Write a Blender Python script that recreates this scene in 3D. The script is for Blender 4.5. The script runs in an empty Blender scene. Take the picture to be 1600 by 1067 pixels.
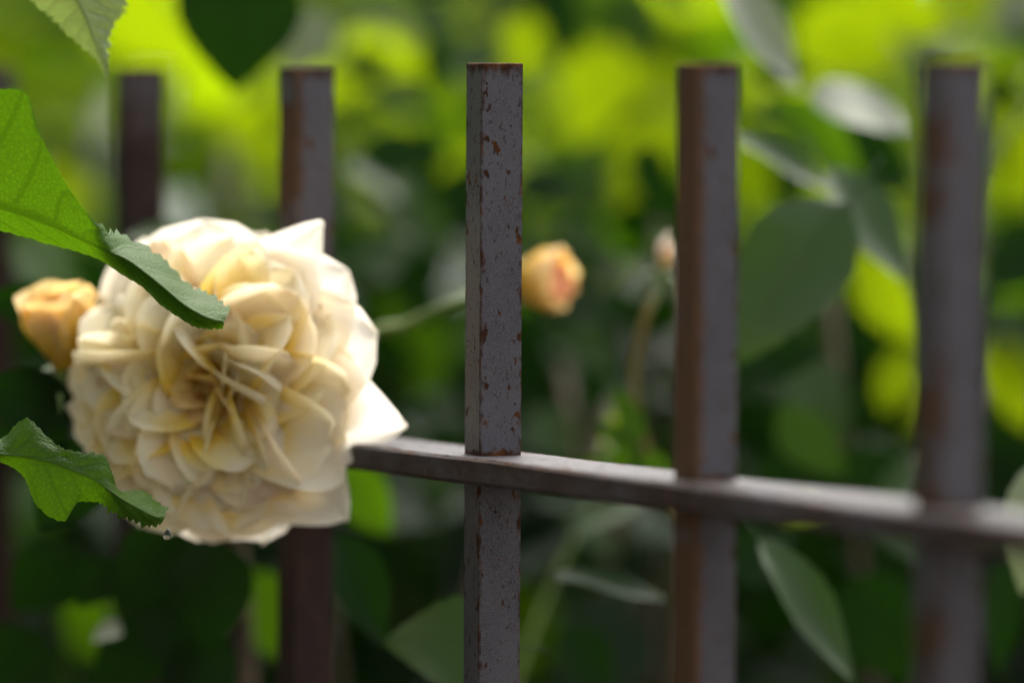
import bpy, bmesh, math, random
from mathutils import Vector, Matrix, noise
R = math.radians
rnd = random.Random(7)
S = bpy.context.scene
COL = S.collection

# ------------------------------------------------------------------ camera
FPX = 8889.0                 # 200 mm on 36 mm, in pixels of a 1600 px wide picture
D = 1.64                     # metres to the picket in focus
CAM_H = 0.975
PITCH, ROLL = 2.48, 0.30
cam_m = (Matrix.Translation((0, 0, CAM_H)) @ Matrix.Rotation(R(90 - PITCH), 4, 'X')
         @ Matrix.Rotation(R(ROLL), 4, 'Z'))
cd = bpy.data.cameras.new('camera'); cam = bpy.data.objects.new('camera', cd); COL.objects.link(cam)
cam.matrix_world = cam_m
cd.lens = 200; cd.sensor_width = 36; cd.clip_start = 0.05; cd.clip_end = 400
cd.dof.use_dof = True; cd.dof.focus_distance = D - 0.006; cd.dof.aperture_fstop = 3.5; cd.dof.aperture_blades = 0
S.camera = cam

# ------------------------------------------------------------------ sky, sun, exposure
SUN_EL, SUN_AZ = 58, 24      # azimuth from +Y (behind the shrubs) towards +X
w = bpy.data.worlds.new('World'); S.world = w; w.use_nodes = True
nt = w.node_tree; bgn = nt.nodes['Background']
sky = nt.nodes.new('ShaderNodeTexSky'); sky.sky_type = 'NISHITA'; sky.sun_disc = False
sky.sun_elevation = R(SUN_EL); sky.sun_rotation = R(SUN_AZ); sky.dust_density = 1.5; sky.air_density = 1.0
hsv = nt.nodes.new('ShaderNodeHueSaturation'); hsv.inputs['Saturation'].default_value = 0.25
nt.links.new(sky.outputs[0], hsv.inputs['Color']); nt.links.new(hsv.outputs[0], bgn.inputs['Color'])
bgn.inputs['Strength'].default_value = 0.10
sd = bpy.data.lights.new('sun', 'SUN'); sun = bpy.data.objects.new('sun', sd); COL.objects.link(sun)
sd.energy = 3.2; sd.angle = R(70); sd.color = (1.0, 0.95, 0.86)
to_sun = Vector((math.sin(R(SUN_AZ)) * math.cos(R(SUN_EL)), math.cos(R(SUN_AZ)) * math.cos(R(SUN_EL)), math.sin(R(SUN_EL))))
sun.rotation_euler = to_sun.to_track_quat('Z', 'Y').to_euler(); sun.location = (0.5, 2, 4)
vs = S.view_settings; vs.view_transform = 'Standard'; vs.look = 'None'; vs.exposure = 1.7; vs.gamma = 1
S.cycles.use_denoising = True
S.cycles.max_bounces = 6; S.cycles.transmission_bounces = 4; S.cycles.diffuse_bounces = 5; S.cycles.glossy_bounces = 2
S.cycles.use_adaptive_sampling = True; S.cycles.adaptive_threshold = 0.03

def P(px, py, k=1.0):
    """place in the garden seen at photograph pixel (px, py), k * D metres away"""
    d = k * D
    return cam_m @ Vector(((px - 800) / FPX * d, (533.5 - py) / FPX * d, -d))
def mpp(k=1.0): return k * D / FPX      # metres per photograph pixel at that distance
CAMP = cam_m.translation

# ------------------------------------------------------------------ helpers
def tag(o, label=None, cat=None, group=None, kind=None):
    if label: o['label'] = label
    if cat: o['category'] = cat
    if group: o['group'] = group
    if kind: o['kind'] = kind
    return o
def empty(name, loc, label, cat, group=None, rz=0):
    o = bpy.data.objects.new(name, None); COL.objects.link(o)
    o.location = loc; o.rotation_euler = (0, 0, rz); o.empty_display_size = 0.02
    bpy.context.view_layer.update()
    return tag(o, label, cat, group)
def mesh(name, verts, faces, mat, smooth=True, uvs=None):
    me = bpy.data.meshes.new(name); me.from_pydata([tuple(v) for v in verts], [], faces)
    if smooth: me.polygons.foreach_set('use_smooth', [True] * len(me.polygons))
    if uvs:
        ul = me.uv_layers.new(name='UVMap')
        for l in me.loops: ul.data[l.index].uv = uvs[l.vertex_index]
    me.materials.append(mat); me.update()
    return me
def link(name, me, parent=None, mw=None):
    o = bpy.data.objects.new(name, me); COL.objects.link(o)
    if parent: o.parent = parent
    if mw is not None:
        if parent:
            pm = wm(parent)
            o.matrix_basis = pm.inverted() @ mw
        else: o.matrix_basis = mw
    return o
def wm(o):
    m = o.matrix_basis.copy()
    return wm(o.parent) @ m if o.parent else m
def grid_faces(nu, nv):
    return [(i * nv + j, i * nv + j + 1, (i + 1) * nv + j + 1, (i + 1) * nv + j) for i in range(nu - 1) for j in range(nv - 1)]
def catmull(pts, n):
    pts = [Vector(p) for p in pts]
    ext = [pts[0] * 2 - pts[1]] + pts + [pts[-1] * 2 - pts[-2]]
    out = []; m = len(pts) - 1
    for q in range(n):
        f = q / (n - 1) * m; i = min(int(f), m - 1); t = f - i
        a, b, c, d = ext[i:i + 4]
        out.append(0.5 * ((2 * b) + (c - a) * t + (2 * a - 5 * b + 4 * c - d) * t * t + (3 * b - a - 3 * c + d) * t ** 3))
    return out
def tube(pts, radii, seg=8, n=None):
    """points in world -> verts, faces of a tapered tube"""
    pts = catmull(pts, n or max(8, len(pts) * 5))
    m = len(pts); vs_, fs = [], []
    for i, p in enumerate(pts):
        t = (pts[min(i + 1, m - 1)] - pts[max(i - 1, 0)]).normalized()
        u = t.cross(Vector((0.3, 0.9, 0.2))).normalized(); v = t.cross(u)
        f = i / (m - 1); r = radii[0] + (radii[1] - radii[0]) * f
        for s in range(seg):
            a = 2 * math.pi * s / seg
            vs_.append(p + (u * math.cos(a) + v * math.sin(a)) * r)
    for i in range(m - 1):
        for s in range(seg):
            fs.append((i * seg + s, i * seg + (s + 1) % seg, (i + 1) * seg + (s + 1) % seg, (i + 1) * seg + s))
    fs.append(tuple(range(seg))[::-1]); fs.append(tuple((m - 1) * seg + s for s in range(seg)))
    return vs_, fs
def stem(parent, pts, r0, r1, mat, name='stem', seg=8):
    v, f = tube(pts, (r0, r1), seg)
    return link(name, mesh(name, v, f, mat), parent, Matrix())

# ------------------------------------------------------------------ materials
def newmat(name):
    m = bpy.data.materials.new(name); m.use_nodes = True
    t = m.node_tree; t.nodes.clear()
    out = t.nodes.new('ShaderNodeOutputMaterial')
    return m, t, out
class NB:
    def __init__(s, t): s.t = t
    def n(s, kind, **kw):
        nd = s.t.nodes.new('ShaderNode' + kind)
        for k, v in kw.items():
            if k.startswith('i_'): 
                key = k[2:]
                key = int(key) if key.isdigit() else key.replace('_', ' ')
                s.set(nd.inputs[key], v)
            else: setattr(nd, k, v)
        return nd
    def set(s, sock, v):
        if isinstance(v, bpy.types.NodeSocket): s.t.links.new(v, sock)
        else: sock.default_value = v
    def math(s, op, a, b=0.0, c=0.0):
        nd = s.t.nodes.new('ShaderNodeMath'); nd.operation = op
        for i, v in enumerate((a, b, c)): s.set(nd.inputs[i], v)
        return nd.outputs[0]
    def mix(s, f, a, b):
        nd = s.t.nodes.new('ShaderNodeMix'); nd.data_type = 'RGBA'
        s.set(nd.inputs[0], f); s.set(nd.inputs[6], a if isinstance(a, bpy.types.NodeSocket) else (*a, 1))
        s.set(nd.inputs[7], b if isinstance(b, bpy.types.NodeSocket) else (*b, 1))
        return nd.outputs[2]
    def ramp(s, f, a, b):
        nd = s.t.nodes.new('ShaderNodeMapRange'); nd.interpolation_type = 'SMOOTHSTEP'
        s.set(nd.inputs[0], f); nd.inputs[1].default_value = a; nd.inputs[2].default_value = b
        return nd.outputs[0]
    def noise(s, vec, scale, detail=3, rough=0.5):
        nd = s.n('TexNoise'); nd.inputs['Scale'].default_value = scale; nd.inputs['Detail'].default_value = detail
        nd.inputs['Roughness'].default_value = rough; s.t.links.new(vec, nd.inputs['Vector'])
        return nd.outputs['Fac']

def leaf_material(name, base, under, trans, tw=0.4, rough=0.42, spec=0.5, vary=0.25, vein=0.5, fine=False):
    m, t, out = newmat(name); b = NB(t)
    uv = b.n('UVMap').outputs[0]
    sep = b.n('SeparateXYZ', i_0=uv); u, v = sep.outputs[0], sep.outputs[1]
    av = b.math('ABSOLUTE', b.math('SUBTRACT', v, 0.5))           # 0 midrib .. 0.5 edge
    rib = b.math('SUBTRACT', 1.0, b.ramp(av, 0.010, 0.045 if fine else 0.035))
    saw = b.math('PINGPONG', b.math('SUBTRACT', b.math('MULTIPLY', u, 8.0), b.math('MULTIPLY', av, 3.0)), 0.5)
    side = b.math('SUBTRACT', 1.0, b.ramp(saw, 0.02, 0.11))
    veins = b.math('MAXIMUM', rib, b.math('MULTIPLY', side, 0.55))
    obj = b.n('TexCoord').outputs['Object']
    rndv = b.n('ObjectInfo').outputs['Random']
    nz = b.noise(obj, 60 if not fine else 90, 3)
    dark = tuple(c * (1 - vary) for c in base)
    c0 = b.mix(b.math('MULTIPLY', b.math('ADD', nz, rndv), 0.5), dark, tuple(c * (1 + vary) for c in base))
    c1 = b.mix(b.math('MULTIPLY', veins, vein), c0, tuple(min(1, c * 1.7 + 0.01) for c in base))
    geo = b.n('NewGeometry')
    cfin = b.mix(geo.outputs['Backfacing'], c1, under)
    p = b.n('BsdfPrincipled'); b.set(p.inputs['Base Color'], cfin)
    p.inputs['Roughness'].default_value = rough; p.inputs['Specular IOR Level'].default_value = spec
    tr = b.n('BsdfTranslucent')
    b.set(tr.inputs['Color'], b.mix(b.math('MULTIPLY', veins, 0.75 if fine else 0.45), b.mix(nz, trans, tuple(c * 0.75 for c in trans)), tuple(c * 0.35 for c in trans)))
    mx = b.n('MixShader'); mx.inputs[0].default_value = tw
    t.links.new(p.outputs[0], mx.inputs[1]); t.links.new(tr.outputs[0], mx.inputs[2]); t.links.new(mx.outputs[0], out.inputs[0])
    if not fine: return m
    vor = b.n('TexVoronoi', feature='DISTANCE_TO_EDGE'); vor.inputs['Scale'].default_value = 700 if fine else 300
    t.links.new(obj, vor.inputs['Vector'])
    cell = b.ramp(vor.outputs['Distance'], 0.0, 0.22)
    h = b.math('SUBTRACT', b.math('MULTIPLY', cell, 0.35), veins)
    bu = b.n('Bump'); bu.inputs['Strength'].default_value = 0.55; bu.inputs['Distance'].default_value = 0.0005
    t.links.new(h, bu.inputs['Height']); t.links.new(bu.outputs[0], p.inputs['Normal']); t.links.new(bu.outputs[0], tr.inputs['Normal'])
    if fine:   # reticulate veins show in the lamina colour
        c2 = b.mix(b.math('MULTIPLY', b.math('SUBTRACT', 1.0, cell), 0.35), cfin, tuple(c * 0.55 for c in base))
        b.set(p.inputs['Base Color'], c2)
        old = tr.inputs['Color'].links[0].from_socket
        b.set(tr.inputs['Color'], b.mix(b.math('MULTIPLY', b.math('SUBTRACT', 1.0, cell), 0.45), old, tuple(c * 0.45 for c in trans)))
    return m
M = {}
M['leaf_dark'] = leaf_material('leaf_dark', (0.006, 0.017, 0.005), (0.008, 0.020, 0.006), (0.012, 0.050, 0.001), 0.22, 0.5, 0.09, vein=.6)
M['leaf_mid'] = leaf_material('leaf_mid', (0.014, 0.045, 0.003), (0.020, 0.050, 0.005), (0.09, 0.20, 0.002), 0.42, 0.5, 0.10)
M['leaf_sage'] = leaf_material('leaf_sage', (0.020, 0.045, 0.014), (0.032, 0.056, 0.020), (0.04, 0.10, 0.004), 0.22, 0.42, 0.25)
M['leaf_broad'] = leaf_material('leaf_broad', (0.034, 0.066, 0.026), (0.038, 0.064, 0.026), (0.04, 0.10, 0.004), 0.2, 0.36, 0.5, vein=.9)
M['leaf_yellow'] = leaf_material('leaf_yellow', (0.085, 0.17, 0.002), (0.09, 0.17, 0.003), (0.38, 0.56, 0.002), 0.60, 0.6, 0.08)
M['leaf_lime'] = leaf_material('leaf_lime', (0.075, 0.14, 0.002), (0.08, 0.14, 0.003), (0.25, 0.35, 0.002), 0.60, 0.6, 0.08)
M['leaf_pale'] = leaf_material('leaf_pale', (0.22, 0.24, 0.18), (0.22, 0.24, 0.18), (0.16, 0.22, 0.06), 0.2, 0.5, vary=0.1, vein=0.2)  # pale tone paints in the sky sheen on upturned leaves
M['leaf_fore'] = leaf_material('leaf_fore', (0.055, 0.115, 0.024), (0.05, 0.115, 0.006), (0.085, 0.20, 0.002), 0.48, 0.5, 0.22, fine=True, vary=0.15, vein=0.25)
M['leaf_grey'] = leaf_material('leaf_grey', (0.19, 0.25, 0.11), (0.20, 0.26, 0.12), (0.22, 0.30, 0.06), 0.35, 0.5, 0.2, fine=True, vary=0.15)

def petal_material(name, base, mid, tip, tw=0.5):
    m, t, out = newmat(name); b = NB(t)
    sep = b.n('SeparateXYZ', i_0=b.n('UVMap').outputs[0]); u, v = sep.outputs[0], sep.outputs[1]
    obj = b.n('TexCoord').outputs['Object']; rv = b.n('ObjectInfo').outputs['Random']
    nz = b.noise(obj, 120, 3)
    uu = b.math('ADD', u, b.math('MULTIPLY', b.math('SUBTRACT', b.math('ADD', nz, rv), 1.0), 0.35))
    c = b.mix(b.ramp(uu, 0.12, 0.55), base, mid)
    c = b.mix(b.ramp(uu, 0.42, 0.90), c, tip)
    pink = b.math('MULTIPLY', b.ramp(rv, 0.80, 0.97), 0.35)
    c = b.mix(pink, c, (0.95, 0.66, 0.50))
    # fine lengthwise veins
    wv = b.n('TexWave', wave_type='BANDS', bands_direction='X'); wv.inputs['Scale'].default_value = 9; wv.inputs['Distortion'].default_value = 2.5
    cv = b.n('CombineXYZ'); t.links.new(v, cv.inputs[0]); b.set(cv.inputs[1], b.math('MULTIPLY', u, 0.25)); t.links.new(cv.outputs[0], wv.inputs['Vector'])
    p = b.n('BsdfPrincipled'); b.set(p.inputs['Base Color'], c); p.inputs['Roughness'].default_value = 0.62
    p.inputs['Specular IOR Level'].default_value = 0.25
    tr = b.n('BsdfTranslucent'); b.set(tr.inputs['Color'], b.mix(0.2, c, mid))
    mx = b.n('MixShader'); mx.inputs[0].default_value = tw
    t.links.new(p.outputs[0], mx.inputs[1]); t.links.new(tr.outputs[0], mx.inputs[2]); t.links.new(mx.outputs[0], out.inputs[0])
    bu = b.n('Bump'); bu.inputs['Strength'].default_value = 0.25; bu.inputs['Distance'].default_value = 0.0006
    t.links.new(wv.outputs['Fac'], bu.inputs['Height']); t.links.new(bu.outputs[0], p.inputs['Normal'])
    return m
M['petal'] = petal_material('petal', (0.98, 0.55, 0.02), (0.98, 0.74, 0.13), (0.98, 0.92, 0.75))
M['petal_guard'] = petal_material('petal_guard', (0.96, 0.76, 0.36), (0.97, 0.87, 0.66), (0.97, 0.91, 0.81))
M['petal_core'] = petal_material('petal_core', (0.92, 0.46, 0.02), (0.97, 0.64, 0.08), (0.98, 0.80, 0.36))
M['petal_apricot'] = petal_material('petal_apricot', (0.82, 0.52, 0.05), (0.90, 0.64, 0.12), (0.92, 0.70, 0.34))
M['petal_blush'] = petal_material('petal_blush', (0.82, 0.52, 0.05), (0.90, 0.62, 0.14), (0.84, 0.36, 0.26))
M['petal_pink'] = petal_material('petal_pink', (0.80, 0.70, 0.40), (0.85, 0.55, 0.42), (0.80, 0.28, 0.25))

def simple_mat(name, c0, c1, scale, rough=0.6, bump=0.3):
    m, t, out = newmat(name); b = NB(t)
    obj = b.n('TexCoord').outputs['Object']; nz = b.noise(obj, scale, 5)
    p = b.n('BsdfPrincipled'); b.set(p.inputs['Base Color'], b.mix(b.ramp(nz, 0.3, 0.7), c0, c1)); p.inputs['Roughness'].default_value = rough
    bu = b.n('Bump'); bu.inputs['Strength'].default_value = bump; bu.inputs['Distance'].default_value = 0.002
    t.links.new(nz, bu.inputs['Height']); t.links.new(bu.outputs[0], p.inputs['Normal']); t.links.new(p.outputs[0], out.inputs[0])
    return m
M['stem'] = simple_mat('stem_green', (0.07, 0.12, 0.02), (0.13, 0.18, 0.03), 80, 0.5)
M['stem_tan'] = simple_mat('stem_tan', (0.16, 0.14, 0.03), (0.24, 0.19, 0.05), 80, 0.5)
M['stem_wood'] = simple_mat('stem_wood', (0.05, 0.035, 0.02), (0.10, 0.07, 0.04), 60, 0.8)
M['soil'] = simple_mat('soil', (0.035, 0.025, 0.017), (0.075, 0.055, 0.035), 14, 0.95, 0.8)
M['sepal'] = simple_mat('sepal', (0.07, 0.13, 0.03), (0.14, 0.19, 0.05), 150, 0.55)
def glass_mat():
    m, t, out = newmat('water'); b = NB(t)
    p = b.n('BsdfPrincipled'); p.inputs['Transmission Weight'].default_value = 1; p.inputs['IOR'].default_value = 1.33
    p.inputs['Roughness'].default_value = 0.02; t.links.new(p.outputs[0], out.inputs[0]); return m
M['water'] = glass_mat()

def steel_material(name, half, rail=False, rusty=0.0, height=1.0, shade_low=0.0, top_off=0.055):
    """mill-scale steel with rust spots, rusted arrises and an orange-brown bloom"""
    m, t, out = newmat(name); b = NB(t)
    tc = b.n('TexCoord').outputs['Object']; sep = b.n('SeparateXYZ', i_0=tc)
    ax, ay, z = b.math('ABSOLUTE', sep.outputs[0]), b.math('ABSOLUTE', sep.outputs[1]), sep.outputs[2]
    stretch = b.n('Mapping'); stretch.inputs['Scale'].default_value = (1, 1, 0.55) if not rail else (0.4, 1, 1)
    t.links.new(tc, stretch.inputs['Vector']); vec = stretch.outputs[0]
    big, med, fine = b.noise(tc, 28, 3), b.noise(vec, 330, 5, 0.64), b.noise(tc, 2600, 3, 0.6)
    if rail: corner = b.math('MINIMUM', b.math('DIVIDE', b.math('ABSOLUTE', sep.outputs[2]), half), b.math('DIVIDE', ay, 0.0135))
    else: corner = b.math('DIVIDE', b.math('MINIMUM', ax, ay), half)
    edge = b.ramp(b.math('ADD', corner, b.math('MULTIPLY', b.math('SUBTRACT', med, 0.5), 1.0)), 0.84, 1.02)
    thr = b.math('SUBTRACT', 0.628, b.math('MULTIPLY', b.math('SUBTRACT', big, 0.5), 0.20))
    if not rail: thr = b.math('SUBTRACT', thr, b.math('MULTIPLY', b.math('POWER', corner, 3.0), 0.05))
    spot = b.ramp(b.math('SUBTRACT', med, thr), -0.012, 0.022)
    pits = b.ramp(b.math('SUBTRACT', b.noise(vec, 1000, 3, .6), b.math('SUBTRACT', 0.685, b.math('MULTIPLY', big, 0.10))), -0.01, 0.03)
    rust = b.math('MAXIMUM', b.math('MAXIMUM', spot, b.math('MULTIPLY', pits, .8)), b.math('MULTIPLY', edge, 0.9))
    if not rail:
        topr = b.ramp(b.math('ADD', z, b.math('MULTIPLY', b.math('SUBTRACT', med, 0.5), 0.010)), height - 0.0045, height - 0.0005)
        joint = b.math('ABSOLUTE', b.math('SUBTRACT', z, RAILTOP))
        topr = b.math('MAXIMUM', topr, b.math('SUBTRACT', 1.0, b.ramp(b.math('ADD', joint, b.math('MULTIPLY', b.math('SUBTRACT', med, 0.5), 0.006)), 0.0004, 0.0020)))
        rust = b.math('MAXIMUM', rust, topr)
    if rusty:
        lft = b.math('MULTIPLY', b.ramp(b.math('ADD', sep.outputs[1], b.math('MULTIPLY', b.math('SUBTRACT', med, 0.5), 0.006)), -half * 0.4, -half * 0.85),
                     b.ramp(b.noise(tc, 60, 2), 0.62 - rusty * 0.4, 0.75 - rusty * 0.3))
        rust = b.math('MAXIMUM', rust, b.math('MULTIPLY', lft, 0.85))
    if shade_low:        # painted shade: dark rusty film over the left pickets
        shade_film = b.ramp(b.math('ADD', z, b.math('MULTIPLY', b.math('SUBTRACT', b.noise(tc, 90, 4, .6), 0.5), 0.10)), height - top_off, height - top_off - 0.075)
        rust = b.math('MAXIMUM', rust, b.math('MULTIPLY', shade_film, shade_low))
    base = b.mix(b.ramp(b.math('ADD', b.math('MULTIPLY', b.noise(vec, 75, 5, .65), .7), b.math('MULTIPLY', big, .3)), 0.36, 0.62), (0.056, 0.052, 0.057), (0.090, 0.084, 0.091))
    base = b.mix(b.ramp(fine, 0.42, 0.62), base, (0.108, 0.101, 0.110))
    rc = b.mix(b.ramp(b.noise(tc, 160, 3), 0.45, 0.66), (0.038, 0.016, 0.008), (0.095, 0.034, 0.009))
    if rusty: rc = b.mix(b.math('MULTIPLY', lft, .75), rc, (0.070 + .04 * rusty, 0.034 + .018 * rusty, 0.011 + .007 * rusty))
    if rail:       # the narrow faces carry an even brown film
        film = b.math('MULTIPLY', b.ramp(ay, 0.0122, 0.0130), b.ramp(b.noise(vec, 55, 4, .6), 0.30, 0.62))
        rust = b.math('MAXIMUM', rust, b.math('MULTIPLY', film, .75))
        rc = b.mix(b.math('MULTIPLY', film, .7), rc, (0.045, 0.026, 0.017))
    if shade_low: rc = b.mix(b.math('MULTIPLY', shade_film, .85), rc, (0.022, 0.012, 0.009))
    col = b.mix(rust, base, rc)
    p = b.n('BsdfPrincipled'); b.set(p.inputs['Base Color'], col); p.inputs['Specular IOR Level'].default_value = 0.18; p.inputs['Specular Tint'].default_value = (.4, .4, .4, 1)
    b.set(p.inputs['Metallic'], b.math('MULTIPLY', b.math('SUBTRACT', 1.0, rust), 0.25))
    b.set(p.inputs['Roughness'], b.math('ADD', 0.40, b.math('MULTIPLY', rust, 0.45)))
    h = b.math('ADD', b.math('MULTIPLY', fine, 0.45), b.math('MULTIPLY', rust, 0.5))
    bu = b.n('Bump'); bu.inputs['Strength'].default_value = 0.6; bu.inputs['Distance'].default_value = 0.0003
    t.links.new(h, bu.inputs['Height']); t.links.new(bu.outputs[0], p.inputs['Normal']); t.links.new(p.outputs[0], out.inputs[0])
    return m

# ------------------------------------------------------------------ ground
gm = bpy.data.meshes.new('ground'); bm = bmesh.new()
bmesh.ops.create_grid(bm, x_segments=60, y_segments=60, size=60)
for v in bm.verts:
    r_ = v.co.length
    v.co.z = 0.02 * noise.noise(v.co * 0.7) if r_ < 8 else 0.12 * noise.noise(v.co * 0.15)
bm.to_mesh(gm); bm.free(); gm.materials.append(M['soil'])
ground = link('ground', gm); tag(ground, kind='structure')

# ------------------------------------------------------------------ fence
A = 0.0129                                    # picket side
C_, B_ = 0.0632, 314.0 / FPX
PHI = math.atan2(C_, B_); SP = math.hypot(C_, B_) * D
top3 = P(773, 99, 1.0); RAILTOP = P(773, 711.5, 1.0).z
TOP = top3.z
fence = empty('metal_fence', (top3.x, top3.y, 0), 'rusty dark steel picket fence with one flat rail in front of the shrubs', 'fence', rz=-PHI)
def picket_mesh(h, mat):
    bm = bmesh.new(); bmesh.ops.create_cube(bm, size=1)
    for v in bm.verts: v.co = Vector((v.co.x * A, v.co.y * A, (v.co.z + 0.5) * (h + 0.25) - 0.25))
    bmesh.ops.bevel(bm, geom=list(bm.edges), offset=0.0006, segments=2, profile=0.6, affect='EDGES')
    me = bpy.data.meshes.new('picket'); bm.to_mesh(me); bm.free(); me.materials.append(mat); return me
twist = {-5: 3, -4: -4, -3: 0, -2: -6, -1: -2, 0: -8.5, 1: -5, 2: -4, 3: 2, 4: -3}
rusty = {-1: 0.6, 1: 1.0, -3: 0.8, 0: 0.0, 2: 0.3}
dh = {-2: -.0008, -1: -.0012, 0: 0, 1: -.0004, 2: .0006}
for i in range(-5, 5):
    h = TOP + dh.get(i, 0)
    mt = steel_material('steel_picket', A / 2, rusty=rusty.get(i, 0.3), height=h, shade_low={-1: .9, -2: .9, -3: .95, -4: .9}.get(i, 0), top_off=0.03 if i == -1 else -0.03)
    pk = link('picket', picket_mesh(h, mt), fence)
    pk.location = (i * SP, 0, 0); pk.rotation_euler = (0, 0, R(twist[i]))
# flat rail with a slightly uneven, hammered edge; origin at its middle
RW, RT = 0.027, 0.0078
x0, x1, nx = -5.4 * SP, 4.4 * SP, 160
prof = [(-RW/2, -RT/2 + .0012), (-RW/2 + .0009, -RT/2), (RW/2 - .0009, -RT/2), (RW/2, -RT/2 + .0012), (RW/2, RT/2 - .0012), (RW/2 - .0009, RT/2), (-RW/2 + .0012, RT/2), (-RW/2, RT/2 - .0009)]
rv, rf = [], []
for q in range(nx + 1):
    x = x0 + (x1 - x0) * q / nx
    for j, (yy, zz) in enumerate(prof):
        n_ = noise.noise(Vector((x * 22, yy * 30, zz * 60 + 3)))
        rv.append((x, yy + n_ * 0.0004, zz + n_ * 0.00018))
np_ = len(prof)
for q in range(nx):
    for j in range(np_): rf.append((q * np_ + j, q * np_ + (j + 1) % np_, (q + 1) * np_ + (j + 1) % np_, (q + 1) * np_ + j))
rf.append(tuple(range(np_))[::-1]); rf.append(tuple(nx * np_ + j for j in range(np_)))
rail = link('rail', mesh('rail', rv, [f[::-1] for f in rf], steel_material('steel_rail', RT / 2, rail=True), smooth=False), fence)
rail.location = (0, 0, RAILTOP - RT / 2)

# ------------------------------------------------------------------ leaf meshes
def leaf_geo(seed, wr=0.62, fold=0.18, curl=0.22, nu=17, nh=4, wave=0.03):
    """unit-length leaf along +X, width wr, face +Z; verts, faces, uvs (with a short petiole)"""
    rr = random.Random(seed); ph = rr.uniform(0, 6)
    V, U = [], []
    for i in range(nu):
        u = i / (nu - 1)
        hw = wr * 0.5 * (math.sin(math.pi * u ** 0.82) ** 0.85 * (1 - 0.25 * u) * 1.12 if 0 < u < 1 else 0.0) + 0.004
        if 0 < i < nu - 1: hw *= 1 + 0.025 * (-1) ** i
        for j in range(-nh, nh + 1):
            t = j / nh
            z = fold * hw * abs(t) ** 1.3 - curl * u * u + wave * math.sin(u * 9 + ph + t * 2) * abs(t)
            V.append(Vector((u, t * hw, z))); U.append((u, 0.5 + t * 0.5))
    F = grid_faces(nu, 2 * nh + 1)
    b0 = len(V); pr = 0.012
    for x, z in ((-0.28, 0.05), (0.02, 0.0)):
        for a in range(3): V.append(Vector((x, pr * math.cos(a * 2.094), z + pr * math.sin(a * 2.094) - 0.012))); U.append((0.0, 0.5))
    for a in range(3): F.append((b0 + a, b0 + (a + 1) % 3, b0 + 3 + (a + 1) % 3, b0 + 3 + a))
    return V, F, U
KINDS = ('leaf_dark', 'leaf_mid', 'leaf_sage', 'leaf_yellow', 'leaf_pale', 'leaf_lime', 'leaf_broad')
LG = [leaf_geo(s, wr, fo, cu) for s, wr, fo, cu in ((1, .62, .2, .2), (2, .70, .05, .3), (3, .55, .35, .12), (4, .66, .15, -.1), (5, .75, .1, .15))]
LM = {k: [mesh('leaf', g[0], g[1], M[k], True, g[2]) for g in LG] for k in KINDS}
def leaf_matrix(base, tip, face, width, wr):
    d = tip - base; L = d.length; X = d.normalized()
    Z = (face - X * face.dot(X)).normalized(); Y = Z.cross(X)
    m = Matrix((X, Y, Z)).transposed().to_4x4()
    return Matrix.Translation(base) @ m @ Matrix.Diagonal((L, width / wr, (L + width) * 0.5, 1))
WRS = (.62, .70, .55, .66, .75)
def put_leaf(parent, kind, bpx, tpx, wpx, k0, k1=None, face=(0, -1, 0.25), var=0, name='leaf'):
    k1 = k0 if k1 is None else k1
    m = leaf_matrix(P(*bpx, k0), P(*tpx, k1), Vector(face), wpx * mpp((k0 + k1) / 2), WRS[var])
    return link(name, LM[kind][var], parent, m)

# ------------------------------------------------------------------ hand-shaped leaves
def shaped_leaf(parent, stations, mat, n=90, nh=14, serr_lo=0.0, serr_hi=0.0, puff=0.0006, teeth=22, seed=0, wob=0.0):
    lo = catmull([P(*s[0]) for s in stations], n); mi = catmull([P(*s[1]) for s in stations], n); hi = catmull([P(*s[2]) for s in stations], n)
    V, U = [], []
    for i in range(n):
        u = i / (n - 1)
        for side, e in ((0, lo[i]), (1, hi[i])):
            hw = (e - mi[i]).length
            rng = range(nh, 0, -1) if side == 0 else range(0, nh + 1)
            for j in rng:
                t = j / nh
                s_ = serr_lo if side == 0 else serr_hi
                s_ = s_(u) if callable(s_) else s_
                saw = ((u * teeth + 0.9 * noise.noise(Vector((u * 14, seed, side)))) % 1.0); s_ *= 0.7 + 0.9 * abs(noise.noise(Vector((u * 23, seed + 5, side))))
                ext = s_ * (saw - 0.5) * t ** 4
                p = mi[i] + (e - mi[i]) * t * (1 + ext / max(hw, 0.004))
                V.append(p); U.append((u, 0.5 + (t * 0.5 if side else -t * 0.5)))
    nv = 2 * nh + 1; F = grid_faces(n, nv)
    # quilt between the side veins, along the surface normal
    out = []
    for i in range(n):
        for j in range(nv):
            a = V[min(i + 1, n - 1) * nv + j] - V[max(i - 1, 0) * nv + j]; c = V[i * nv + min(j + 1, nv - 1)] - V[i * nv + max(j - 1, 0)]
            nrm = a.cross(c); nrm = nrm.normalized() if nrm.length > 1e-12 else Vector((0, -1, 0))
            u, v = U[i * nv + j]; av = abs(v - 0.5)
            s = (u * 8 - av * 3) % 1.0
            h = puff * (abs(math.sin(math.pi * s)) ** 0.6) * min(1, av * 8) * (1 - (av * 2) ** 6)
            h += wob * noise.noise(Vector((u * 9 + seed, v * 3, 1.7))) * min(1, av * 4)
            out.append(V[i * nv + j] + nrm * h)
    return link('leaf', mesh('leaf', out, F, mat, True, U), parent, Matrix())

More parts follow.
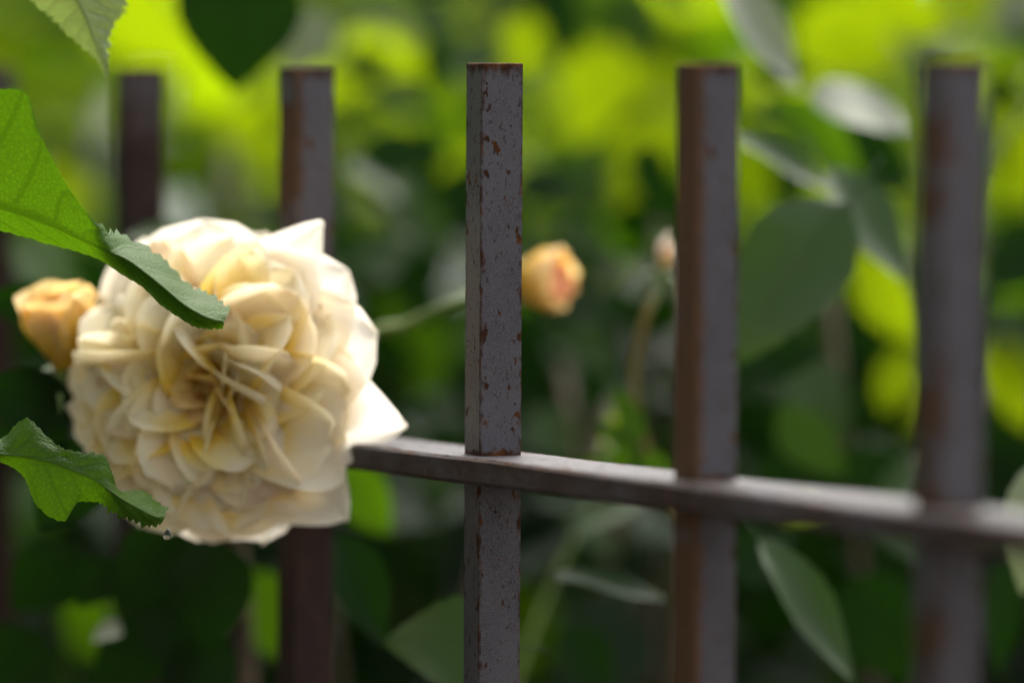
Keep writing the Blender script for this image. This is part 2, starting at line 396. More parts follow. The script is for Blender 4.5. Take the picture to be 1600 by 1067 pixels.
shoot = empty('leafy_shoot', (P(-170, 500, 1.0).x, P(-170, 500, 1.0).y, 0), 'leafy shoot whose jagged bright green leaves hang across the cream rose', 'plant')
sx = [Vector((P(-170, 0, 1).x, P(-170, 0, 1).y, -0.02)), P(-190, 1600, 1.0), P(-165, 900, 1.0), P(-150, 500, 1.0), P(-120, 100, 1.0), P(60, -180, 1.01)]
stem(shoot, sx, 0.004, 0.0022, M['stem'])
LA = [((-60, 352, 1.0), (-60, 308, .995), (-60, 126, .985)), ((0, 362, 1.0), (0, 325, .994), (-4, 138, .983)),
      ((60, 378, 1.0), (60, 345, .9925), (40, 146, .982)), ((105, 388, 1.0), (102, 363, .992), (62, 208, .985)),
      ((145, 402, 1.0), (138, 380, .992), (100, 284, .987)), ((185, 425, 1.0), (170, 394, .991), (154, 352, .9905)),
      ((222, 450, 1.0), (205, 411, .992), (190, 364, 1.003)), ((262, 484, 1.0), (250, 446, .993), (246, 399, 1.007)),
      ((298, 507, 1.0), (289, 478, .995), (290, 440, 1.008)), ((326, 515, 1.0), (324, 497, .997), (330, 462, 1.007)),
      ((348, 514, 1.0), (350, 503, .999), (362, 480, 1.004))]
la = shaped_leaf(shoot, LA, M['leaf_fore'], serr_lo=0.0014, serr_hi=lambda u: 0.0006 if u < 0.5 else 0.0062, teeth=27, wob=0.0006, seed=1)
LB = [((-60, 722, 1.0), (-60, 704, .998), (-60, 688, 1.002)), ((0, 722, 1.0), (0, 710, .997), (0, 684, 1.002)),
      ((36, 742, .998), (44, 716, .995), (42, 654, .999)), ((58, 792, .996), (84, 723, .994), (84, 690, .9965)),
      ((98, 814, .996), (116, 735, .993), (114, 706, .995)), ((120, 786, .997), (145, 748, .994), (162, 711, .996)),
      ((152, 784, .998), (168, 764, .995), (174, 742, .9985)), ((178, 802, .998), (193, 781, .996), (188, 765, 1.006)),
      ((207, 816, .999), (220, 796, .998), (222, 767, 1.007)), ((236, 824, 1.0), (242, 807, .999), (250, 786, 1.006)),
      ((254, 816, 1.0), (257, 806, 1.0), (264, 793, 1.004))]
lb = shaped_leaf(shoot, LB, M['leaf_fore'], serr_lo=lambda u: 0.0006 if u < .6 else .0028, serr_hi=lambda u: 0.0012 if u < .6 else .003, teeth=34, seed=2, wob=0.0008)
LC = [((10, -80, 1.02), (110, -80, 1.012), (205, -80, 1.02)), ((40, -10, 1.02), (118, -10, 1.012), (196, 0, 1.02)),
      ((78, 26, 1.022), (134, 28, 1.014), (192, 22, 1.022)), ((110, 58, 1.022), (144, 56, 1.016), (176, 44, 1.022)),
      ((138, 82, 1.022), (153, 80, 1.019), (170, 78, 1.022)), ((157, 104, 1.022), (163, 104, 1.021), (170, 102, 1.022)), ((164, 118, 1.022), (166, 119, 1.022), (168, 118, 1.022))]
lc = shaped_leaf(shoot, LC, M['leaf_grey'], serr_lo=0.003, serr_hi=0.003, teeth=14, seed=3, wob=0.0006)
for a, b_ in (((-150, 500, 1.0), (-60, 308, .995)), ((-158, 800, 1.0), (-60, 704, .998)), ((60, -180, 1.01), (110, -80, 1.012))):
    stem(shoot, [P(*a), P((a[0] + b_[0]) / 2, (a[1] + b_[1]) / 2 - 12, (a[2] + b_[2]) / 2), P(*b_)], 0.0012, 0.0009, M['stem'], 'petiole', 6)
def drop(px, py, k, r, name='water_drop', label=''):
    bm = bmesh.new(); bmesh.ops.create_uvsphere(bm, u_segments=16, v_segments=12, radius=r)
    for v in bm.verts:
        if v.co.z > 0: v.co.z *= 1.5; v.co.x *= 1 - v.co.z / (r * 1.5) * 0.35; v.co.y *= 1 - v.co.z / (r * 1.5) * 0.35
    me = bpy.data.meshes.new(name); bm.to_mesh(me); bm.free(); me.materials.append(M['water'])
    me.polygons.foreach_set('use_smooth', [True] * len(me.polygons))
    return tag(link(name, me, None, Matrix.Translation(P(px, py, k))), label, 'water drop')

# ------------------------------------------------------------------ rose petals
def petal_verts(L, W, a0, a1, cup=0.25, crease=0.0, wave=0.06, point=0.0, roll=0.0, twist=0.0, pleat=0.0, r0=0.002, z0=0.0, nu=20, nv=19, seed=0):
    """petal in the bloom frame: grows from the axis (z) outward along +x; a0/a1 lean from the axis at base/tip"""
    rr = random.Random(seed); ph, ph2 = rr.uniform(0, 6.3), rr.uniform(0, 6.3)
    V, U = [], []; x, z = r0, z0
    for i in range(nu):
        s = i / (nu - 1); a = R(a0 + (a1 - a0) * s ** 1.1 + roll * (max(0, s - 0.45) / 0.55) ** 2)
        if i: x += math.sin(a) * L / (nu - 1); z += math.cos(a) * L / (nu - 1)
        nx_, nz_ = -math.cos(a), math.sin(a)          # inward (upper) face direction
        hw = W * 0.5 * (0.22 + 0.78 * math.sin(min(1, s / 0.66) * math.pi / 2) ** 1.2)
        if s > 0.66:
            q = (s - 0.66) / 0.34; hw *= (1 - q ** 2.6) ** 0.5 * (1 - point) + point * (1 - q * 0.97)
        hw = max(hw, 0.0004); tw = R(twist) * s
        for j in range(nv):
            t = -1 + 2 * j / (nv - 1)
            lift = cup * hw * t * t + crease * hw * abs(t) ** 1.2
            lift += wave * W * s ** 2.5 * (0.6 * math.sin(t * 2.6 + ph) + 0.45 * math.sin(t * 5.6 + s * 3 + ph2))
            lift += pleat * W * min(1, s * 2) * math.sin(t * (7 + 3 * math.sin(ph)) + ph2 * 2 + 1.5 * s) * (0.5 + 0.5 * math.sin(ph + t * 2))
            yy, ll = t * hw, lift
            yy, ll = yy * math.cos(tw) - ll * math.sin(tw), yy * math.sin(tw) + ll * math.cos(tw)
            V.append(Vector((x + nx_ * ll, yy, z + nz_ * ll))); U.append((s, j / (nv - 1)))
    return V, grid_faces(nu, nv), U
def add_petal(bloom, mat, az, **kw):
    v, f, u = petal_verts(**kw); rz = Matrix.Rotation(R(az), 3, 'Z')
    me = mesh('petal', [rz @ p for p in v], f, mat, True, u)
    return link('petal', me, bloom)
def bloom_frame(center, axis, spin=0):
    q = axis.to_track_quat('Z', 'Y').to_matrix().to_4x4()
    return Matrix.Translation(center) @ q @ Matrix.Rotation(R(spin), 4, 'Z')
def calyx_mesh(r, sep_len, n=5, drop_=0.012):
    V, F = [], []
    seg = 12
    for i, (rad, z) in enumerate(((0.35, -1.9), (0.75, -1.6), (1.0, -0.9), (0.85, -0.3), (0.7, 0.0), (0.1, 0.1))):
        for s in range(seg): V.append(Vector((math.cos(2 * math.pi * s / seg) * rad * r, math.sin(2 * math.pi * s / seg) * rad * r, z * r)))
    for i in range(5):
        for s in range(seg): F.append((i * seg + s, i * seg + (s + 1) % seg, (i + 1) * seg + (s + 1) % seg, (i + 1) * seg + s))
    F.append(tuple(range(seg))[::-1])
    for k in range(n):
        a = 2 * math.pi * k / n; b0 = len(V)
        for i in range(6):
            s = i / 5; rad = r * 0.8 + sep_len * s * 0.8; zz = -0.1 * r - drop_ * s * s + sep_len * 0.2 * s; hw = 0.5 * r * (1 - s) ** 0.8 + 0.0002
            for sg in (-1, 0, 1):
                c = Vector((rad, sg * hw, zz + abs(sg) * hw * 0.3)); V.append(Matrix.Rotation(a, 3, 'Z') @ c)
        F += [(b0 + i * 3 + j, b0 + i * 3 + j + 1, b0 + (i + 1) * 3 + j + 1, b0 + (i + 1) * 3 + j) for i in range(5) for j in range(2)]
    return V, F

# ------------------------------------------------------------------ the large cream rose
bc = P(318, 606, 1.032)
rose = empty('rose_bush', (P(340, 900, 1.05).x, P(340, 900, 1.05).y, 0), 'rose bush bearing the large open cream bloom and a small yellow one', 'rose bush')
axis = Vector((-0.30, -1, -0.03)).normalized()
bm_m = bloom_frame(bc + Vector((0.003, 0.016, 0)), axis)
cv, cf = calyx_mesh(0.006, 0.02)
bloom = link('bloom', mesh('bloom', cv, cf, M['sepal']), rose, bm_m)
bloom['label'] = 'large cream rose bloom packed with ruffled petals, yellow at the heart'
sd_ = 100
rr = random.Random(21)
def ring(n, mat, L, W, a0, a1, off, jit=14, **kw):
    global sd_
    for k in range(n):
        sd_ += 1; q = dict(kw)
        for key in ('cup', 'crease', 'wave', 'point', 'roll', 'twist'):
            if key in q and isinstance(q[key], tuple): q[key] = rr.uniform(*q[key])
        f = rr.uniform(0.88, 1.12)
        add_petal(bloom, M[mat], off + 360 * k / n + rr.uniform(-jit, jit), L=L * f, W=W * rr.uniform(.85, 1.15), a0=a0 + rr.uniform(-4, 4), a1=a1 + rr.uniform(-6, 6), seed=sd_, **q)
ring(5, 'petal_core', .009, .010, 0, 4, 0, 10, cup=.5, wave=.07, pleat=.03, twist=(10, 30), r0=.0015, z0=.003)
ring(6, 'petal_core', .016, .016, 8, 26, 20, 10, cup=.6, wave=.10, pleat=.035, roll=(20, 90), twist=(-20, 35), r0=.0025, z0=.003)
ring(8, 'petal', .022, .021, 16, 40, 8, 8, cup=.6, wave=.10, pleat=.035, roll=(20, 110), twist=(-25, 40), r0=.0035, z0=.002)
ring(9, 'petal', .027, .023, 24, 50, 30, 8, crease=(0, .3), cup=.5, wave=.10, pleat=.035, roll=(20, 110), twist=(-40, 40), r0=.004, z0=.001)
ring(10, 'petal', .031, .026, 30, 58, 2, 8, cup=.6, wave=.10, pleat=.035, roll=(20, 110), twist=(-30, 40), r0=.0042, z0=0)
ring(11, 'petal', .035, .027, 37, 68, 15, 8, crease=(0, .3), cup=.4, wave=.10, pleat=.035, roll=(20, 110), twist=(-40, 40), r0=.0045, z0=0)
ring(12, 'petal', .038, .029, 44, 78, 12, 7, cup=.5, wave=.10, pleat=.035, roll=(10, 100), twist=(-30, 40), r0=.005, z0=-.001)
ring(13, 'petal', .0415, .031, 52, 92, 0, 6, cup=(.2, .5), wave=.10, pleat=.03, roll=(0, 80), twist=(-30, 35), point=(0, .2), r0=.0055, z0=-.002)
ring(13, 'petal_guard', .0425, .034, 62, 108, 5, 7, cup=(.0, .3), wave=.08, pleat=.02, roll=(0, 40), twist=(-20, 30), point=(.1, .4), r0=.0055, z0=-.003)
# broad guard petals at the rim (azimuth counter-clockwise from the right as the bloom is seen)
for az, L, W, pt, a1 in ((-10, .058, .036, .9, 100), (18, .050, .040, .4, 104), (40, .051, .040, .5, 104), (55, .057, .030, .9, 100), (72, .045, .044, .2, 102), (95, .046, .046, .2, 100), (118, .046, .042, .3, 106),
                         (140, .043, .038, .2, 108), (172, .041, .038, .1, 108), (205, .040, .038, .1, 108), (235, .041, .038, .2, 108), (262, .044, .040, .2, 108), (285, .046, .038, .3, 106), (316, .054, .034, .8, 100), (335, .041, .034, .5, 104)):
    sd_ += 1
    add_petal(bloom, M['petal_guard'], az, L=L, W=W, a0=66, a1=a1, cup=.12, wave=.05, point=pt, roll=rr.uniform(-5, 25), twist=rr.uniform(-10, 10), r0=.005, z0=-.004, seed=sd_)
stem(rose, [Vector((P(340, 900, 1.05).x, P(340, 900, 1.05).y, -0.02)), P(420, 2600, 1.12), P(390, 1200, 1.13), P(365, 800, 1.11), bm_m @ Vector((0, 0, -.011))], 0.005, 0.0024, M['stem_wood'])

def small_rose(name, parent, center, axis, scale, mats, n=(5, 6, 6), lean=(8, 22, 40), seedb=0, spin=0, label=None, ball=0):
    fm = bloom_frame(center, axis, spin)
    v, f = calyx_mesh(.0042 * scale, .014 * scale)
    b = link(name, mesh(name, v, f, M['sepal']), parent, fm)
    if label: b['label'] = label
    r2 = random.Random(seedb)
    for ri, cnt in enumerate(n):
        for k in range(cnt):
            add_petal(b, M[mats[ri]], k * 360 / cnt + ri * 33 + r2.uniform(-12, 12), L=(.017 + .002 * ri) * scale * r2.uniform(.9, 1.1), W=(.015 + .003 * ri) * scale,
                      a0=-6 + lean[ri] * 1.1 + ball * .6, a1=lean[ri] - 12 - ball * .5, cup=.55, wave=.06, roll=r2.uniform(-10, 45), point=r2.uniform(0, .4), r0=.0012 * scale * (ri + 1), z0=0, seed=seedb + ri * 20 + k)
    return b, fm
b2, f2 = small_rose('bloom', rose, P(104, 572, 1.05), Vector((-.15, -.3, 1)), 1.12, ('petal_apricot', 'petal_apricot', 'petal_apricot'), n=(5, 6, 7), lean=(4, 10, 22), seedb=300, label='small half-open yellow rose beside the cream bloom')
stem(rose, [P(365, 800, 1.11), P(240, 720, 1.10), P(130, 660, 1.075), f2 @ Vector((0, 0, -.007))], 0.002, 0.0014, M['stem'])

for bp, tp, wd, kk, kd, vr in (((300, 800), (180, 960), 120, 1.075, 'leaf_dark', 0), ((330, 840), (330, 1020), 130, 1.07, 'leaf_dark', 1), ((260, 960), (150, 1090), 120, 1.09, 'leaf_dark', 4),
                       ((120, 650), (-40, 600), 110, 1.045, 'leaf_dark', 0), ((110, 670), (-20, 700), 110, 1.05, 'leaf_dark', 1), ((150, 690), (60, 830), 120, 1.05, 'leaf_dark', 4),
                       ((250, 860), (300, 1090), 120, 1.085, 'leaf_dark', 3), ((180, 870), (120, 950), 70, 1.08, 'leaf_dark', 0), ((360, 1000), (250, 1110), 110, 1.08, 'leaf_dark', 2),
                       ((120, 850), (20, 960), 120, 1.09, 'leaf_dark', 1), ((60, 980), (-40, 1100), 140, 1.1, 'leaf_dark', 0), ((110, 480), (-30, 470), 80, 1.07, 'leaf_dark', 2)):
    put_leaf(rose, kd, bp, tp, wd, kk, var=vr, face=(rnd.uniform(-.2, .2), -1, rnd.uniform(-.35, .1)))
# ------------------------------------------------------------------ canes with buds
cane = empty('rose_cane', (P(640, 900, 1.1).x, P(640, 900, 1.1).y, 0), 'arching rose cane with an apricot bud behind the rust-spotted picket', 'rose cane')
b3, f3 = small_rose('bud', cane, P(808, 440, 1.10), Vector((1, -.45, .05)), .88, ('petal_apricot', 'petal_blush', 'petal_apricot'), n=(5, 6, 7), lean=(0, 8, 22), seedb=400, ball=60)
b3['label'] = 'half-open apricot rosebud flushed pink at the rim'
stem(cane, [Vector((P(640, 900, 1.1).x, P(640, 900, 1.1).y, -.02)), P(470, 2400, 1.12), P(500, 900, 1.12), P(560, 560, 1.10), P(640, 505, 1.095), P(720, 468, 1.09), f3 @ Vector((0, 0, -.007))], 0.0026, 0.0011, M['stem'])
cane2 = empty('rose_cane', (P(1095, 900, 1.12).x, P(1095, 900, 1.12).y, 0), 'slender rose cane with a closed pink-tipped bud beside the picket', 'rose cane')
b4, f4 = small_rose('bud', cane2, P(1032, 425, 1.10), Vector((.12, -.1, 1)), .62, ('petal_blush', 'petal_guard', 'sepal'), n=(4, 4, 2), lean=(0, 4, 6), seedb=500)
b4['label'] = 'closed rosebud, cream with a pink tip'
stem(cane2, [Vector((P(1095, 900, 1.12).x, P(1095, 900, 1.12).y, -.02)), P(1095, 2200, 1.13), P(1090, 940, 1.13), P(1060, 800, 1.13), P(1008, 700, 1.12), P(990, 590, 1.11), P(1008, 500, 1.10), f4 @ Vector((0, 0, -.005))], 0.0018, 0.0013, M['stem_tan'])
for bp, tp, wd, kk in (((1000, 700), (935, 655), 45, 1.11), ((1002, 690), (960, 600), 40, 1.11), ((1000, 720), (1055, 735), 42, 1.10), ((998, 640), (940, 690), 38, 1.12), ((1003, 720), (905, 725), 40, 1.13)):
    put_leaf(cane2, 'leaf_mid' if wd > 39 else 'leaf_lime', bp, tp, wd, kk, var=rnd.randrange(5), face=(rnd.uniform(-.4, .4), -1, rnd.uniform(.1, .8)))

# ------------------------------------------------------------------ shrubs behind the fence
def shrub_base(x, y, label, group=None): return empty('leafy_shrub', (x, y, 0), label, 'shrub', group)
def cane_set(sh, x, y, tips, r=0.006):
    for tpt in tips:
        a = Vector((x + rnd.uniform(-.04, .04), y + rnd.uniform(-.04, .04), -.03)); b_ = Vector(tpt)
        mid = a.lerp(b_, .55) + Vector((rnd.uniform(-.05, .05), rnd.uniform(-.03, .03), .05))
        stem(sh, [a, mid, b_], r, r * .3, M['stem_wood'], 'stem', 6)
near = [(P(330, 900, 1.22), 'dark glossy leaved shrub behind the cream rose'),
        (P(850, 900, 1.25), 'grey-green leaved shrub behind the rust-spotted picket'),
        (P(1330, 900, 1.20), 'broad leaved shrub with pale upturned leaves behind the out-of-focus pickets')]
NS = [shrub_base(p.x, p.y, l) for p, l in near]
L_, Cn, Rt = NS
# leaves that can be told apart in the photograph: base, tip, width, distance
spec = [
 (L_, 'leaf_dark', (380, -70), (362, 140), 195, 1.13, (0, -1, .1), 1), (L_, 'leaf_lime', (120, -60), (318, 165), 190, 1.33, (0, -.6, -1), 1),
 (L_, 'leaf_pale', (505, 20), (440, 118), 95, 1.22, (0, -1, .6), 0), (L_, 'leaf_lime', (345, 165), (425, 225), 90, 1.35, (0, -1, -.4), 1),
 (L_, 'leaf_mid', (20, 370), (150, 470), 120, 1.16, (0, -.6, 1), 1), (L_, 'leaf_sage', (190, 380), (330, 350), 60, 1.10, (0, -.5, 1), 2),
 (L_, 'leaf_dark', (60, 830), (95, 960), 90, 1.15, (.2, -1, .2), 0), (L_, 'leaf_mid', (395, 890), (440, 1035), 110, 1.13, (.3, -1, -.3), 0),
 (L_, 'leaf_mid', (30, 1090), (150, 1020), 80, 1.2, (0, -1, .5), 1),
 (Cn, 'leaf_mid', (535, 725), (610, 840), 85, 1.12, (-.2, -1, .3), 0), (Cn, 'leaf_sage', (545, 430), (645, 365), 85, 1.2, (.1, -1, .6), 0),
 (Cn, 'leaf_dark', (560, 230), (720, 430), 150, 1.2, (0, -1, .3), 0), (Cn, 'leaf_sage', (540, 260), (690, 330), 70, 1.22, (0, -.6, 1), 2),
 (Cn, 'leaf_mid', (520, 500), (740, 600), 150, 1.25, (0, -1, .1), 1), (Cn, 'leaf_dark', (528, 830), (602, 1010), 90, 1.08, (.2, -1, 0), 2),
 (Cn, 'leaf_sage', (800, 1010), (600, 985), 150, 1.05, (0, -1, .45), 1), (Cn, 'leaf_dark', (860, 900), (1062, 932), 60, 1.08, (0, -.5, 1), 2),
 (Cn, 'leaf_sage', (830, 640), (900, 720), 80, 1.18, (0, -1, .5), 0), (Cn, 'leaf_dark', (820, 300), (960, 400), 120, 1.2, (0, -1, .5), 0),
 (Cn, 'leaf_dark', (1000, 200), (880, 350), 130, 1.22, (0, -1, .3), 0), (Cn, 'leaf_dark', (880, 980), (960, 1080), 80, 1.12, (0, -1, .2), 0),
 (Rt, 'leaf_pale', (1125, -40), (1258, 140), 80, 1.12, (.3, -1, .5), 2), (Rt, 'leaf_pale', (1265, 145), (1440, 180), 90, 1.13, (0, -.8, .7), 1),
 (Rt, 'leaf_sage', (1140, 215), (1320, 300), 62, 1.11, (0, -.6, 1), 2), (Rt, 'leaf_sage', (1290, 265), (1430, 440), 110, 1.11, (.3, -.8, .8), 2),
 (Rt, 'leaf_broad', (1325, 315), (1120, 560), 185, 1.085, (-.35, -1, .3), 0), (Rt, 'leaf_mid', (1210, 150), (1360, 290), 80, 1.16, (0, -1, .2), 0),
 (Rt, 'leaf_lime', (1360, 420), (1440, 660), 130, 1.3, (0, -1, -.3), 0), (Rt, 'leaf_sage', (1235, 555), (1335, 690), 105, 1.18, (0, -1, .5), 1),
 (Rt, 'leaf_dark', (1150, 560), (1300, 760), 170, 1.13, (0, -1, .1), 1), (Rt, 'leaf_sage', (1185, 840), (1348, 1068), 85, 1.07, (.55, -1, .35), 2),
 (Rt, 'leaf_dark', (1300, 740), (1440, 860), 140, 1.15, (0, -1, .5), 1), (Rt, 'leaf_dark', (1130, 900), (1240, 830), 90, 1.12, (0, -1, .2), 0),
 (Rt, 'leaf_lime', (1585, 620), (1600, 790), 90, 1.3, (0, -1, -.2), 0), (Rt, 'leaf_lime', (1620, 380), (1540, 470), 70, 1.3, (0, -1, -.2), 0),
 (Rt, 'leaf_sage', (1560, 480), (1620, 600), 80, 1.2, (0, -1, .6), 1), (Rt, 'leaf_sage', (1350, 690), (1450, 740), 60, 1.2, (0, -.5, 1), 0),
 (Rt, 'leaf_dark', (1570, 870), (1560, 1060), 60, 1.1, (0, -1, .2), 0), (Rt, 'leaf_pale', (1620, 720), (1590, 930), 80, 1.06, (-.2, -1, .4), 1),
 (Rt, 'leaf_lime', (1345, 400), (1430, 545), 85, 1.2, (0, -1, -.3), 0), (Rt, 'leaf_lime', (1400, 540), (1425, 690), 95, 1.2, (.2, -1, -.3), 2), (Rt, 'leaf_lime', (1330, 420), (1345, 330), 50, 1.18, (0, -1, -.3), 1),
 (Rt, 'leaf_lime', (1545, 520), (1610, 680), 80, 1.2, (-.2, -1, -.3), 2), (Rt, 'leaf_lime', (1560, 660), (1620, 780), 90, 1.22, (0, -1, -.2), 1), (Rt, 'leaf_lime', (1570, 160), (1610, 330), 80, 1.24, (0, -1, -.3), 0),
 (Rt, 'leaf_lime', (1250, 20), (1400, 120), 130, 1.25, (0, -1, -.4), 1), (Rt, 'leaf_lime', (1330, -60), (1480, 60), 120, 1.27, (0, -1, -.4), 3), (Cn, 'leaf_lime', (960, 60), (900, 230), 120, 1.27, (0, -1, -.4), 0),
 (Cn, 'leaf_lime', (1040, 180), (960, 330), 110, 1.26, (0, -1, -.3), 3), (Cn, 'leaf_lime', (830, 20), (800, 120), 70, 1.24, (0, -1, -.3), 2), (Rt, 'leaf_lime', (1180, 780), (1300, 800), 50, 1.16, (0, -1, -.2), 2),
 (Cn, 'leaf_sage', (900, 830), (1010, 770), 60, 1.14, (0, -.6, 1), 2), (Rt, 'leaf_sage', (1370, 800), (1450, 700), 70, 1.14, (0, -.6, 1), 0),
 (Rt, 'leaf_dark', (1165, 120), (1290, 260), 110, 1.2, (0, -1, -.2), 0), (Rt, 'leaf_dark', (1325, 190), (1425, 300), 80, 1.2, (0, -1, -.2), 2),
 (Cn, 'leaf_dark', (600, -60), (720, 90), 130, 1.25, (0, -1, -.2), 0), (Cn, 'leaf_dark', (862, -60), (885, 120), 70, 1.3, (0, -1, -.2), 2),
 (Cn, 'leaf_dark', (545, 110), (700, 200), 100, 1.25, (0, -1, -.2), 3), (Rt, 'leaf_dark', (1030, -70), (1000, 55), 110, 1.3, (0, -1, -.2), 0),
 (Rt, 'leaf_dark', (1545, 110), (1630, 260), 70, 1.25, (0, -1, -.2), 2), (Rt, 'leaf_dark', (1330, 470), (1390, 600), 70, 1.22, (0, -1, -.1), 0),
 (Cn, 'leaf_dark', (830, 760), (960, 880), 120, 1.16, (0, -1, -.3), 1), (Rt, 'leaf_dark', (1330, 900), (1440, 1080), 150, 1.12, (0, -1, -.3), 1),
 (Cn, 'leaf_dark', (620, 640), (720, 760), 110, 1.16, (0, -1, -.3), 1), (Cn, 'leaf_dark', (860, 470), (980, 600), 120, 1.18, (0, -1, -.3), 1),
 (Rt, 'leaf_pale', (1620, -20), (1540, 60), 80, 1.3, (0, -1, .6), 1),
]
for par, kind, bp, tp, wd, kk, fc, vr in spec:
    if kind == 'leaf_dark' and wd >= 100 and kk >= 1.125 and bp != (380, -70):      # a sprig of three smaller leaves
        for q in range(3):
            cx, cy = bp[0] + (tp[0] - bp[0]) * q / 3 + rnd.uniform(-20, 20), bp[1] + (tp[1] - bp[1]) * q / 3 + rnd.uniform(-20, 20)
            a = math.atan2(tp[1] - bp[1], tp[0] - bp[0]) + (q - 1) * .9; ln = wd * rnd.uniform(.8, 1.1)
            put_leaf(par, ('leaf_dark', 'leaf_sage', 'leaf_dark')[q], (cx, cy), (cx + ln * math.cos(a), cy + ln * math.sin(a)), wd * .5, kk + q * .012, face=(rnd.uniform(-.5, .5), -1, rnd.uniform(-.4, .7)), var=rnd.randrange(5))
    else: put_leaf(par, kind, bp, tp, wd, kk, face=fc, var=vr)
stem(Rt, [P(1480, 420, 1.16), P(1545, 260, 1.15), P(1640, 120, 1.15)], .0016, .001, M['stem'], 'stem', 6)
stem(Cn, [P(790, 1110, 1.14), P(855, 930, 1.15), P(925, 780, 1.16), P(960, 640, 1.2)], .0010, .0006, M['stem'], 'stem', 6)
def rand_leaf(par, kind, p, L, var, up=(-.1, 1.2)):
    az = rnd.uniform(0, 6.28); d = Vector((math.cos(az), math.sin(az) * .7, rnd.uniform(-.9, .25))).normalized()
    f = Vector((rnd.uniform(-.7, .7), -rnd.uniform(.2, 1), rnd.uniform(*up)))
    wr = WRS[var]
    return leaf_matrix(p, p + d * L, f, L * wr * rnd.uniform(.9, 1.1), wr)
def fill(par, n, xr, yr, kr, kinds, Lr, cond=None):
    c = 0
    while c < n:
        px, py, k = rnd.uniform(*xr), rnd.uniform(*yr), rnd.uniform(*kr)
        if cond and not cond(px, py, k): continue
        var = rnd.randrange(5); kd = rnd.choice(kinds)
        link('leaf', LM[kd][var], par, rand_leaf(par, kd, P(px, py, k), rnd.uniform(*Lr), var, (-.9, .45))); c += 1
edge = lambda px: 250 + 90 * math.sin(px * .006 + 1) + 60 * math.sin(px * .017)
DK = ['leaf_dark'] * 14 + ['leaf_mid'] + ['leaf_sage']
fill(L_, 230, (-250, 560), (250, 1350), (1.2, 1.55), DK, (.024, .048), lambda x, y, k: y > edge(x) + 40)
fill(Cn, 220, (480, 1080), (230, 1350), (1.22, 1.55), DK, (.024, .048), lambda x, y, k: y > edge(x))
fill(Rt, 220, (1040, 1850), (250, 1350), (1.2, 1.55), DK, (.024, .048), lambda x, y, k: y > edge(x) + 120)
MIX = ['leaf_lime', 'leaf_lime', 'leaf_mid', 'leaf_sage', 'leaf_dark', 'leaf_yellow']
for sh_, xr_ in ((L_, (-60, 540)), (Cn, (500, 1080)), (Rt, (1060, 1660))): fill(sh_, 26, xr_, (-80, 360), (1.28, 1.6), MIX, (.022, .042))
def stuff_leaves(par, n, box, kinds, Lr, name='foliage', keep=None):
    """uncountable leaves beyond: one mesh"""
    (ax, bx), (ay, by), (az_, bz) = box
    for kd in kinds:
        V, F, U = [], [], []
        for _ in range(n):
            p = Vector((rnd.uniform(ax, bx), rnd.uniform(ay, by), az_ + (bz - az_) * rnd.random() ** .8)); var = rnd.randrange(5)
            if keep and not keep(p): continue
            m = rand_leaf(par, kd, p, rnd.uniform(*Lr), var); g = LGL[var]; b0 = len(V)
            V += [m @ v for v in g[0]]; F += [tuple(b0 + i for i in f) for f in g[1]]; U += g[2]
        o = link(name, mesh(name, V, F, M[kd], True, U), par, Matrix()); o['kind'] = 'stuff'
LGL = [leaf_geo(s, wr, fo, cu, nu=6, nh=1) for s, wr, fo, cu in ((1, .62, .2, .2), (2, .70, .05, .3), (3, .55, .35, .12), (4, .66, .15, -.1), (5, .75, .1, .15))]
for sh, (p, l) in zip(NS, near):
    cane_set(sh, p.x, p.y, [(p.x + rnd.uniform(-.12, .12), p.y + rnd.uniform(-.1, .25), rnd.uniform(.8, .98)) for _ in range(6)])
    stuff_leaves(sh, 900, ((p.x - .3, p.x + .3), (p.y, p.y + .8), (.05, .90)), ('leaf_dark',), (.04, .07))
p = Vector((-.62, 1.75, 0))  # off-frame shrub, added to keep left sky light off the pickets
sb = shrub_base(p.x, p.y, 'unseen dense dark shrub added beside the fence to block the left sky')
cane_set(sb, p.x, p.y, [(p.x + rnd.uniform(-.3, .3), p.y + rnd.uniform(-.4, .4), rnd.uniform(.9, 1.5)) for _ in range(7)])
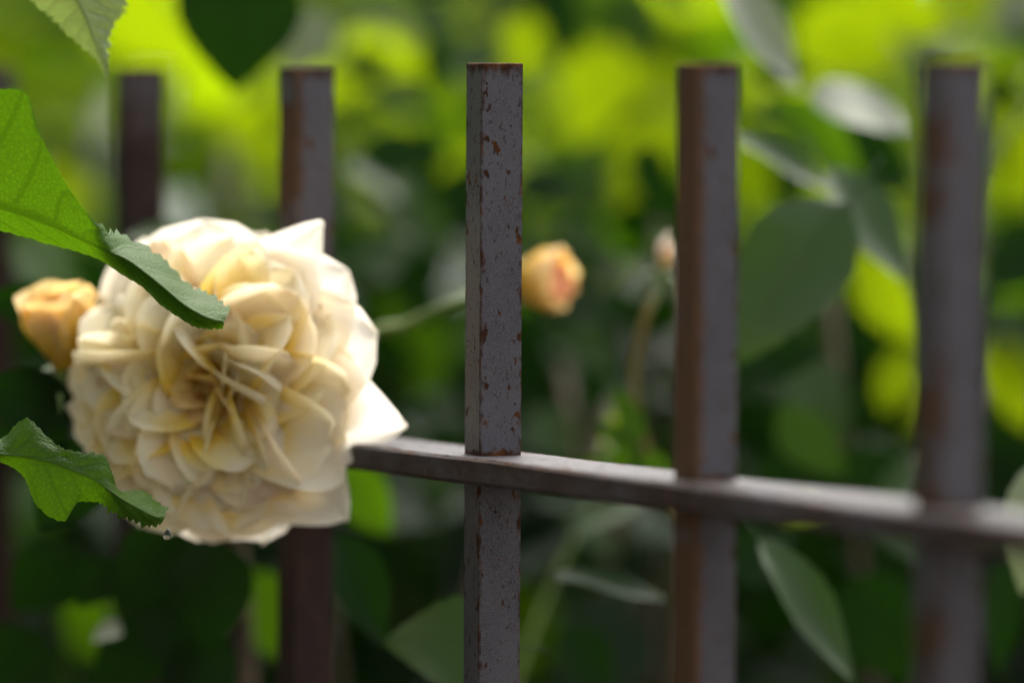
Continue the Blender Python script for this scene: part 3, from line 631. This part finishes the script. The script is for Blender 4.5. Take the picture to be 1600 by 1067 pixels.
stuff_leaves(sb, 2200, ((p.x - .5, p.x + .56), (p.y - 1.6, p.y + 1.0), (.05, 2.0)), ('leaf_dark', 'leaf_mid'), (.05, .09),
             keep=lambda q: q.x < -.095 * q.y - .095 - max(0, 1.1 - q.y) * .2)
# the sunlit hedge beyond
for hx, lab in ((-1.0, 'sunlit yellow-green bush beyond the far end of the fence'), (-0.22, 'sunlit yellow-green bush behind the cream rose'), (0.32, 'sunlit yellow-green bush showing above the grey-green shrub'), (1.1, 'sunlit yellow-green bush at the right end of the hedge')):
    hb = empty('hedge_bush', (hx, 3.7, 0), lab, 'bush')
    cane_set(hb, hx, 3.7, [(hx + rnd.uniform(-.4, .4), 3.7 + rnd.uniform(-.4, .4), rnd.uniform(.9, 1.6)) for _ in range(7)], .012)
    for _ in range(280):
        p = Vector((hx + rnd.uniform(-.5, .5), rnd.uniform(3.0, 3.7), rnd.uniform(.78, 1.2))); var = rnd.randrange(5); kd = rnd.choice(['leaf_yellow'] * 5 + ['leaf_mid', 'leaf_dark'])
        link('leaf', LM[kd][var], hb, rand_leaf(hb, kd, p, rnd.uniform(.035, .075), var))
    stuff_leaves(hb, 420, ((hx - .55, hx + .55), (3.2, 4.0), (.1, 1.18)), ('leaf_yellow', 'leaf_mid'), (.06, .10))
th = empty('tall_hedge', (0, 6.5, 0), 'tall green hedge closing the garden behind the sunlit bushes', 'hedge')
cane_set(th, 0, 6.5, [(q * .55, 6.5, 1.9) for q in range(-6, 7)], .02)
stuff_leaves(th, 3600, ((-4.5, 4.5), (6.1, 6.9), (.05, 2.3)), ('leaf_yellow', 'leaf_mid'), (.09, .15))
drop(262, 836, 1.0, .0013, label='water drop hanging from the tip of the lower jagged leaf')

v_, f_, u_ = petal_verts(L=.010, W=.010, a0=70, a1=95, cup=.5, wave=.05, seed=77)  # petal shape added as a painted sky glint among the dark leaves
fm_ = Matrix.Translation(P(135, 1004, 1.082)) @ Matrix.Rotation(R(-12), 4, 'Y') @ Matrix.Rotation(R(35), 4, 'X')
tag(link('sky_glint', mesh('sky_glint', v_, f_, M['leaf_pale'], True, u_), None, fm_), 'pale petal shape painted in as a blurred sky glint under the cream rose', 'petal')
